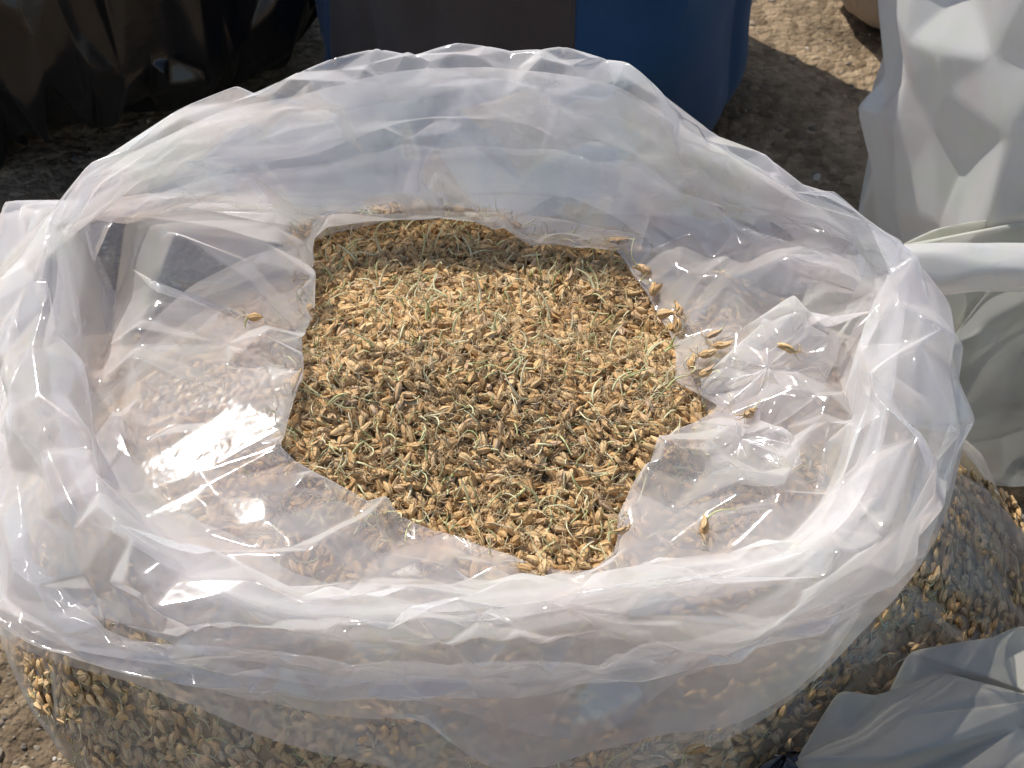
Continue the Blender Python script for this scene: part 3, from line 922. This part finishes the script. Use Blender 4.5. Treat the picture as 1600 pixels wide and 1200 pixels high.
HOLE = CUFF[:, VH, :2]
def inside_hole(x, y, grow=1.0):
    d = np.stack([x - CEN[0], y - CEN[1]], -1)
    a = np.arctan2(d[:, 1], d[:, 0]); r = np.linalg.norm(d, axis=1)
    h = HOLE - CEN[:2]; ha = np.arctan2(h[:, 1], h[:, 0]); o = np.argsort(ha)
    return r < np.interp(a, ha[o], np.linalg.norm(h, axis=1)[o], period=2 * np.pi) * grow + (grow - 1) * 0.04

def jitter_grid(x0, x1, y0, y1, step, rng):
    X, Y = np.meshgrid(np.arange(x0, x1, step), np.arange(y0, y1, step * 0.87), indexing='ij')
    X = X + (np.arange(X.shape[1]) % 2)[None, :] * step / 2
    X = X + rng.normal(0, step * 0.28, X.shape); Y = Y + rng.normal(0, step * 0.28, Y.shape)
    return X.ravel(), Y.ravel()

def build_grain():
    rng = np.random.default_rng(77)
    # core that fills the bag below the visible kernels
    nu, nv = 120, 30
    th = -np.pi + np.arange(nu) * 2 * np.pi / nu
    rows = []
    for q in np.linspace(0.02, 1, 16):
        x, y = 0.150 * q * np.cos(th), 0.108 * q * np.sin(th)
        rows.append(np.stack([x, y, heap_z(x, y) - 0.006 - 0.010 * q ** 6], -1))
    for z in np.linspace(-0.04, -0.266, 14):
        rows.append(body_pt(th, np.full(nu, z), -0.004))
    P = np.stack(rows, 1)
    heap = empty('barley_heap', (0, 0, 0))
    props(heap, 'mass of sprouted tan barley filling the clear plastic bag', 'barley', kind='stuff')
    me = np_mesh('packed_grain', P.reshape(-1, 3), grid_faces(nu, P.shape[1], True))
    o = link('packed_grain', me, M_HUSK, heap); o['kind'] = 'stuff'
    # open mouth: three layers of detailed kernels
    PX, RX, top = [], [], []
    for lay, (step, dz, tilt) in enumerate(((0.0040, 0.0, 0.42), (0.0038, -0.0027, 0.3), (0.0040, -0.0054, 0.3))):
        x, y = jitter_grid(-0.12, 0.13, -0.12, 0.16, step, rng)
        m = inside_hole(x, y, 1.10); x, y = x[m], y[m]
        z = heap_z(x, y) + dz + rng.normal(0, 0.0008, len(x)) + 0.0004
        PX.append(np.stack([x, y, z], -1)); RX.append(rotations(len(x), rng, heap_normals(x, y), tilt)); top.append(np.full(len(x), lay))
    k = 26                                             # some kernels have rolled onto the edge of the film
    hi = rng.integers(len(HOLE), size=k); q = 1.0 + np.abs(rng.normal(0, 0.035, k))
    ex = CEN[0] + (HOLE[hi, 0] - CEN[0]) * q; ey = CEN[1] + (HOLE[hi, 1] - CEN[1]) * q
    PX.append(np.stack([ex, ey, heap_z(ex, ey) + 0.0075], -1)); RX.append(rotations(k, rng, heap_normals(ex, ey), 0.15)); top.append(np.full(k, 1))
    pos = np.concatenate(PX); rot = np.concatenate(RX); top = np.concatenate(top)
    scl = rng.uniform(0.82, 1.12, len(pos))
    # the 300 that show largest: top layer, near the camera, clear of the plastic
    vis = (top == 0) & inside_hole(pos[:, 0], pos[:, 1], 0.93)
    dist = np.linalg.norm(pos - CAM, axis=1) + rng.normal(0, 0.02, len(pos)) - pos[:, 2] * 1.5
    dist[~vis] = 9
    single = np.argsort(dist)[:300]
    rest = np.ones(len(pos), bool); rest[single] = False
    up = rest & (top < 2)
    o = scatter_mesh('loose_kernels', FINE, pos[up], rot[up], scl[up], rng, heap, strands=(0.8, 0.75)); o['kind'] = 'stuff'
    low = rest & (top == 2)
    o = scatter_mesh('deeper_kernels', ROUGH, pos[low], rot[low], scl[low], rng, heap, strands=(0.3, 0.2)); o['kind'] = 'stuff'
    # below the film round the mouth, and against the wall of the bag: simpler kernels
    x, y = jitter_grid(-0.17, 0.17, -0.13, 0.13, 0.0042, rng)
    m = ~inside_hole(x, y, 1.08) & ((x / 0.158) ** 2 + (y / 0.115) ** 2 < 1); x, y = x[m], y[m]
    z = heap_z(x, y) - 0.0022 + rng.normal(0, 0.0007, len(x)) - 0.010 * np.clip(np.sqrt((x / 0.150) ** 2 + (y / 0.108) ** 2), 0, 1) ** 6
    p1 = np.stack([x, y, z], -1); r1 = rotations(len(x), rng, heap_normals(x, y), 0.3)
    nt, nz = 410, 62
    T, Z = np.meshgrid(np.linspace(-np.pi, np.pi, nt, endpoint=False), np.linspace(-0.02, -0.262, nz), indexing='ij')
    T = (T + rng.normal(0, 0.009, T.shape)).ravel(); Z = (Z + rng.normal(0, 0.0025, Z.shape)).ravel()
    front = (np.sin(T) < 0.05) & (Z > -0.215); T, Z = T[front], Z[front]
    p2 = body_pt(T, Z, 0.0); n2 = np.stack([np.cos(T), np.sin(T) * 1.3, np.full_like(T, 0.4)], -1); n2 /= np.linalg.norm(n2, axis=1, keepdims=True)
    p2 = p2 - n2 * rng.uniform(0, 0.0035, (len(p2), 1))
    r2 = wall_rot(len(p2), rng, n2)
    pp = np.concatenate([p1, p2]); rr = np.concatenate([r1, r2])
    o = scatter_mesh('packed_kernels', ROUGH, pp, rr, rng.uniform(0.78, 1.0, len(pp)), rng, heap, strands=(0.7, 0.3), flat=0.15); o['kind'] = 'stuff'
    return pos[single], rot[single], scl[single]

def wall_rot(n, rng, nn):
    t = rng.normal(size=(n, 3)); x = t - nn * (t * nn).sum(1, keepdims=True); x /= np.linalg.norm(x, axis=1, keepdims=True)
    return np.stack([x, np.cross(nn, x), nn], -1)

KM = []
for k, (h, s, r) in enumerate(FINE):
    KM.append((np_mesh('husk', *h), np_mesh('shoot', *s) if s else None, np_mesh('root_tuft', *r)))
def place_kernel(k, p, R, s, label, group=None):
    e = empty('barley_grain', p)
    M = Matrix([list(R[0]), list(R[1]), list(R[2])]).to_4x4() @ Matrix.Scale(float(s), 4)
    e.matrix_world = Matrix.Translation(p) @ M
    props(e, label, 'grain', group)
    for nm, me, mt in (('husk', KM[k][0], M_HUSK), ('shoot', KM[k][1], M_SHOOT), ('root_tuft', KM[k][2], M_ROOT)):
        if me is not None: link(nm, me, mt, e)
    return e
sp, sr, ss = build_grain()
for i in range(len(sp)):
    place_kernel(int(RNG.integers(len(KM))), sp[i], sr[i], ss[i], 'sprouted tan barley grain lying on the open heap in the bag', 'barley grains on top of the open heap')

# single kernels lying on the plastic
FILM_TREE = BVHTree.FromPolygons([tuple(q) for q in CUFF_FACETS[0]], [tuple(int(i) for i in f) for f in CUFF_FACETS[1]])
def on_film(px, py):
    ray = FWD + RGT * ((px - 800) / FPX) - UPV * ((py - 600) / FPX)
    loc, n, _, d = FILM_TREE.ray_cast(Vector(CAM), Vector(ray).normalized())
    if loc is None:
        p = at(px, py, 0.0); return p, np.array([0, 0, 1.0])
    n = np.array(n)
    if n @ FWD > 0: n = -n
    return np.array(loc) + n * 0.0022, n
LOOSE = [(402,490,'single barley grain lying on the film left of the open heap',3,0.4),
         (1068,492,'barley grain with long green shoot on the film right of the heap',5,1.5),
         (1065,515,'lower of two joined barley grains on the film right of heap',2,1.1),
         (1118,532,'plump barley grain at the top of the cluster on the right-hand film',7,0.3),
         (1126,546,'darker barley grain just below the top of the right-hand cluster',9,0.0),
         (1104,560,'barley grain with split husk, middle of the right-hand cluster',1,0.2),
         (1078,578,'small pale barley grain left of the right-hand cluster',4,1.4),
         (1100,590,'barley grain at the foot of the right-hand cluster on the film',11,0.5),
         (1230,540,'lone barley grain in the fold near the right side of the cuff',6,2.2),
         (1168,660,'small brown barley grain stuck on film right of heap',8,0.9),
         (1102,830,'orange-brown barley grain on the film at the lower right of heap',10,1.2),
         (1078,1163,'barley grain resting on the cuff near the bottom edge',12,0.6)]
for (px, py, lab, k, yaw) in LOOSE:
    p, n = on_film(px, py)
    x = np.array([math.cos(yaw), math.sin(yaw), 0.0]); x -= n * (x @ n); x /= np.linalg.norm(x)
    R = np.stack([x, np.cross(n, x), n], -1)
    place_kernel(k, p + n * 0.001, R, 0.95, lab)

# ------------------------------------------------------------------ bags standing round it
def lumpy_bag(name, center, radii, mat, parent, seed, nu=200, nv=90, power=0.8, folds=150, amp=(0.004, 0.014), width=(0.012, 0.04), length=(0.08, 0.25), bias=0.7, neck=0.0, excess=1.01, shift=None, bottom=6.0, n2=0.03, cell=None, clamp=True, fine=1.0):
    th = -np.pi + np.arange(nu) * 2 * np.pi / nu
    ph = np.linspace(-0.98, 1.0, nv)
    rows = []
    for q in ph:
        zc = q
        r = max(1e-3, (1 - abs(q) ** (2.6 if q > 0 else bottom))) ** (power * 0.5)
        if q > 0.6 and neck: r = max(r, neck)
        x = center[0] + radii[0] * r * np.cos(th); y = center[1] + radii[1] * r * np.sin(th)
        z = np.full(nu, center[2] + radii[2] * zc)
        rows.append(np.stack([x, y, z], -1))
    for k_ in (0.6, 0.25, 0.01):                       # close the top
        rows.append(rows[nv - 1] * k_ + np.array([center[0], center[1], rows[nv - 1][0, 2]]) * (1 - k_))
    nv = len(rows)
    P = np.stack(rows, 1)
    if shift is not None: P = shift(P)
    Nn = grid_normals(P, True)
    R = max(radii)
    P = P + Nn * (0.06 * R * vnoise(P, 1.0 / (0.5 * R), seed) + n2 * R * vnoise(P, 1.0 / (0.22 * R), seed + 1))[..., None]
    if cell is None:
        P = ridges(P, True, folds, seed + 2, amp=amp, width=width, length=length, bias=bias)
        P[..., 2] = np.maximum(P[..., 2], GZ + 0.002)
        return P
    rng = np.random.default_rng(seed)
    sh = Sheet(P)
    sh.row(0, cell[0], rng); sh.row(nv - 1, min(0.03, cell[0]), rng)
    sh.region(1, nv - 1.5, cell[0], cell[1], rng, cell[2])
    sh.region(1, nv - 1.5, cell[0] * 0.5, cell[1] * 0.5, rng, cell[2] * 0.5, keep=0.35 * fine)
    sh.region(1, nv - 1.5, cell[0] * 0.25, cell[1] * 0.25, rng, cell[2] * 0.18, keep=0.2 * fine)
    Q, F, _, _ = sh.build(cell[3])
    if clamp: Q[:, 2] = np.maximum(Q[:, 2], GZ + 0.002)
    return Q, F

# bunched film standing at the right of the opening
def film_tuft(name, px, py, z, radii, rz, seed):
    c = at(px, py, z)
    P = lumpy_bag(name, (0, 0, 0), radii, None, None, seed, nu=70, nv=36, power=0.9, bottom=2.6, cell=(radii[0] * 0.5, radii[0] * 0.45, 0.0042, 0.6), clamp=False)
    R = np.array(Euler((0.15, -0.35, rz)).to_matrix())
    facet_object(name, to_bag(P[0] @ R.T + c), P[1], M_FILM, BAG, 2, 1)
film_tuft('bunched_fold', 1200, 590, 0.010, (0.036, 0.022, 0.009), 0.6, 410)
film_tuft('bunched_fold', 1165, 700, 0.006, (0.024, 0.015, 0.006), -0.6, 420)

# black refuse bag, upper left
P = lumpy_bag('b', (-0.475, 0.735, -0.055), (0.31, 0.245, 0.22), M_BLACK, None, 201, cell=(0.020, 0.12, 0.011, 0.22), bottom=9.0, fine=0.5)
o = facet_object('black_bag', *P, M_BLACK, None, 3, 6)
props(o, 'shiny crumpled black plastic bag on the ground behind, upper left', 'plastic bag')

# cloth sack with charcoal and blue panels
def cloth_sack():
    nu, nv = 220, 73
    P = lumpy_bag('s', (0.03, 0.665, -0.005), (0.180, 0.185, 0.27), None, None, 230, nu=nu, nv=nv - 3, power=0.45, folds=60, amp=(0.004, 0.011), width=(0.02, 0.05), length=(0.1, 0.3), bias=0.8, bottom=14.0)
    root = empty('cloth_sack', (0.03, 0.665, GZ))
    props(root, 'full cloth sack sewn from charcoal and dark blue panels, behind the bag', 'sack')
    pr, _ = project(P)
    loc = P - np.array([0.03, 0.665, GZ])
    F = grid_faces(nu, nv, True)
    th = -np.pi + np.arange(nu) * 2 * np.pi / nu
    fth = np.repeat(th, nv - 1)
    s0, s1 = math.radians(-86), math.radians(-163)
    sel = {'charcoal_panel': (fth < s0) & (fth > s1)}
    sel['blue_panel'] = ~sel['charcoal_panel']
    for nm, mt in (('charcoal_panel', M_CHAR), ('blue_panel', M_BLUE)):
        f = F[sel[nm]]
        u, inv = np.unique(f, return_inverse=True)
        me = np_mesh(nm, loc.reshape(-1, 3)[u], inv.reshape(f.shape))
        ob = link(nm, me, mt, root)
        so = ob.modifiers.new('cloth', 'SOLIDIFY'); so.thickness = 0.0015; so.offset = 0 if nm == 'blue_panel' else 0.4
cloth_sack()

# beige sack, far right of the gap
P = lumpy_bag('s', (0.405, 0.775, -0.10), (0.105, 0.085, 0.175), None, None, 260, nu=160, nv=60, power=0.6, folds=60, amp=(0.002, 0.006), width=(0.01, 0.03), bias=0.9)
o = film_object('beige_sack', P, True, M_BEIGE, None)
props(o, 'pale beige cloth sack mostly hidden behind the tall whitish bag', 'sack')

# tall whitish frosted bag
def tall_shift(P):
    z = P[..., 2]; t = np.clip((z + 0.27) / 0.35, 0, 1)
    P = P.copy(); P[..., 0] += -0.02 * t
    return P
P = lumpy_bag('w', (0.49, 0.36, -0.045), (0.225, 0.185, 0.23), None, None, 281, nu=240, nv=110, power=0.35, folds=45, amp=(0.008, 0.025), width=(0.03, 0.08), length=(0.1, 0.3), bias=0.4, shift=tall_shift, n2=0.0, cell=(0.055, 0.11, 0.015, 0.6), fine=0.7)
o = facet_object('whitish_bag', *P, M_FROST, None, 3, 4)
props(o, 'tall whitish frosted plastic bag with deep folds, upper right', 'plastic bag')

# lower bag at the right edge with a rolled rim
def right_bag():
    root = empty('rolled_bag', (0.40, 0.22, GZ))
    props(root, 'grey-green frosted bag with a rolled white rim at the right edge', 'plastic bag')
    base = np.array([0.40, 0.22, GZ])
    P = lumpy_bag('r', (0.43, 0.215, -0.185), (0.245, 0.055, 0.09), None, None, 301, nu=200, nv=80, power=0.35, folds=120, amp=(0.004, 0.012), width=(0.015, 0.04), length=(0.05, 0.15), cell=(0.035, 0.10, 0.010, 0.35), fine=0.4)
    facet_object('wall', P[0] - base, P[1], M_GREEN, root, 3, 6)
    nu, nv = 40, 90
    th = -np.pi + np.arange(nu) * 2 * np.pi / nu
    rows = []
    for q in np.linspace(0, 1, nv):
        x = 0.165 + 0.50 * q
        rr = 0.0122 * (1 + 0.10 * math.sin(9 * q) + 0.05 * math.sin(23 * q)) * min(1, 12 * q + 0.15, 12 * (1 - q) + 0.15)
        cy, cz = 0.158 + 0.006 * math.sin(7 * q), -0.078 + 0.003 * math.sin(5 * q + 1)
        rows.append(np.stack([np.full(nu, x), cy + rr * np.cos(th), cz + rr * 1.1 * np.sin(th)], -1))
    R = np.stack(rows, 1)
    rng = np.random.default_rng(305)
    sh = Sheet(R)
    sh.row(0, 0.01, rng); sh.row(nv - 1, 0.01, rng); sh.region(1, nv - 2, 0.008, 0.05, rng, 0.0006)
    Q, F, _, _ = sh.build(0.4)
    facet_object('rolled_rim', Q - base, F, M_FROST, root, 2, 2)
right_bag()
def rest_on_body(QF, off=0.012):
    """Keep a bag's film outside the full bag it leans on."""
    Q, F = QF
    o = np.argsort(BZ)
    a = np.interp(Q[:, 2], BZ[o], BA[o]) + off; b = np.interp(Q[:, 2], BZ[o], BB[o]) + off
    cx = 0.012 * np.clip((-0.03 - Q[:, 2]) / 0.09, 0, 1)
    k = np.sqrt(((Q[:, 0] - cx) / a) ** 2 + (Q[:, 1] / b) ** 2)
    g = np.where(k < 1, 1 / np.maximum(k, 0.3), 1.0)
    Q = Q.copy(); Q[:, 0] = cx + (Q[:, 0] - cx) * g; Q[:, 1] *= g
    return Q, F
# greyish bag at the bottom right, leaning on the full bag, and the black bundle beside it
def lean(P):
    P = P.copy(); P[..., 1] += 0.045 * np.clip((P[..., 2] + 0.22) / 0.17, 0, 1)
    return P
P = lumpy_bag('g', (0.20, -0.168, -0.158), (0.125, 0.058, 0.112), None, None, 330, nu=180, nv=80, power=0.45, folds=90, amp=(0.004, 0.012), width=(0.012, 0.035), length=(0.05, 0.14), cell=(0.045, 0.05, 0.008, 0.9), shift=lean)
o = facet_object('frosted_bag', *rest_on_body(P), M_SMOKE, None, 3, 4)
props(o, 'crumpled dull grey-green plastic bag at the bottom right corner', 'plastic bag')
P = lumpy_bag('k', (0.103, -0.168, -0.162), (0.038, 0.028, 0.105), None, None, 350, nu=120, nv=60, power=0.7, folds=80, amp=(0.002, 0.007), width=(0.006, 0.015), length=(0.02, 0.06), cell=(0.02, 0.02, 0.004, 0.9), shift=lambda P: P + np.stack([P[..., 0] * 0, 0.03 * np.clip((P[..., 2] + 0.2) / 0.13, 0, 1), P[..., 0] * 0], -1))
o = facet_object('black_bag', *rest_on_body(P, 0.008), M_BLACK, None, 2, 1)
props(o, 'small shiny black plastic bundle at the bottom edge, beside the grey-green bag', 'plastic bag')
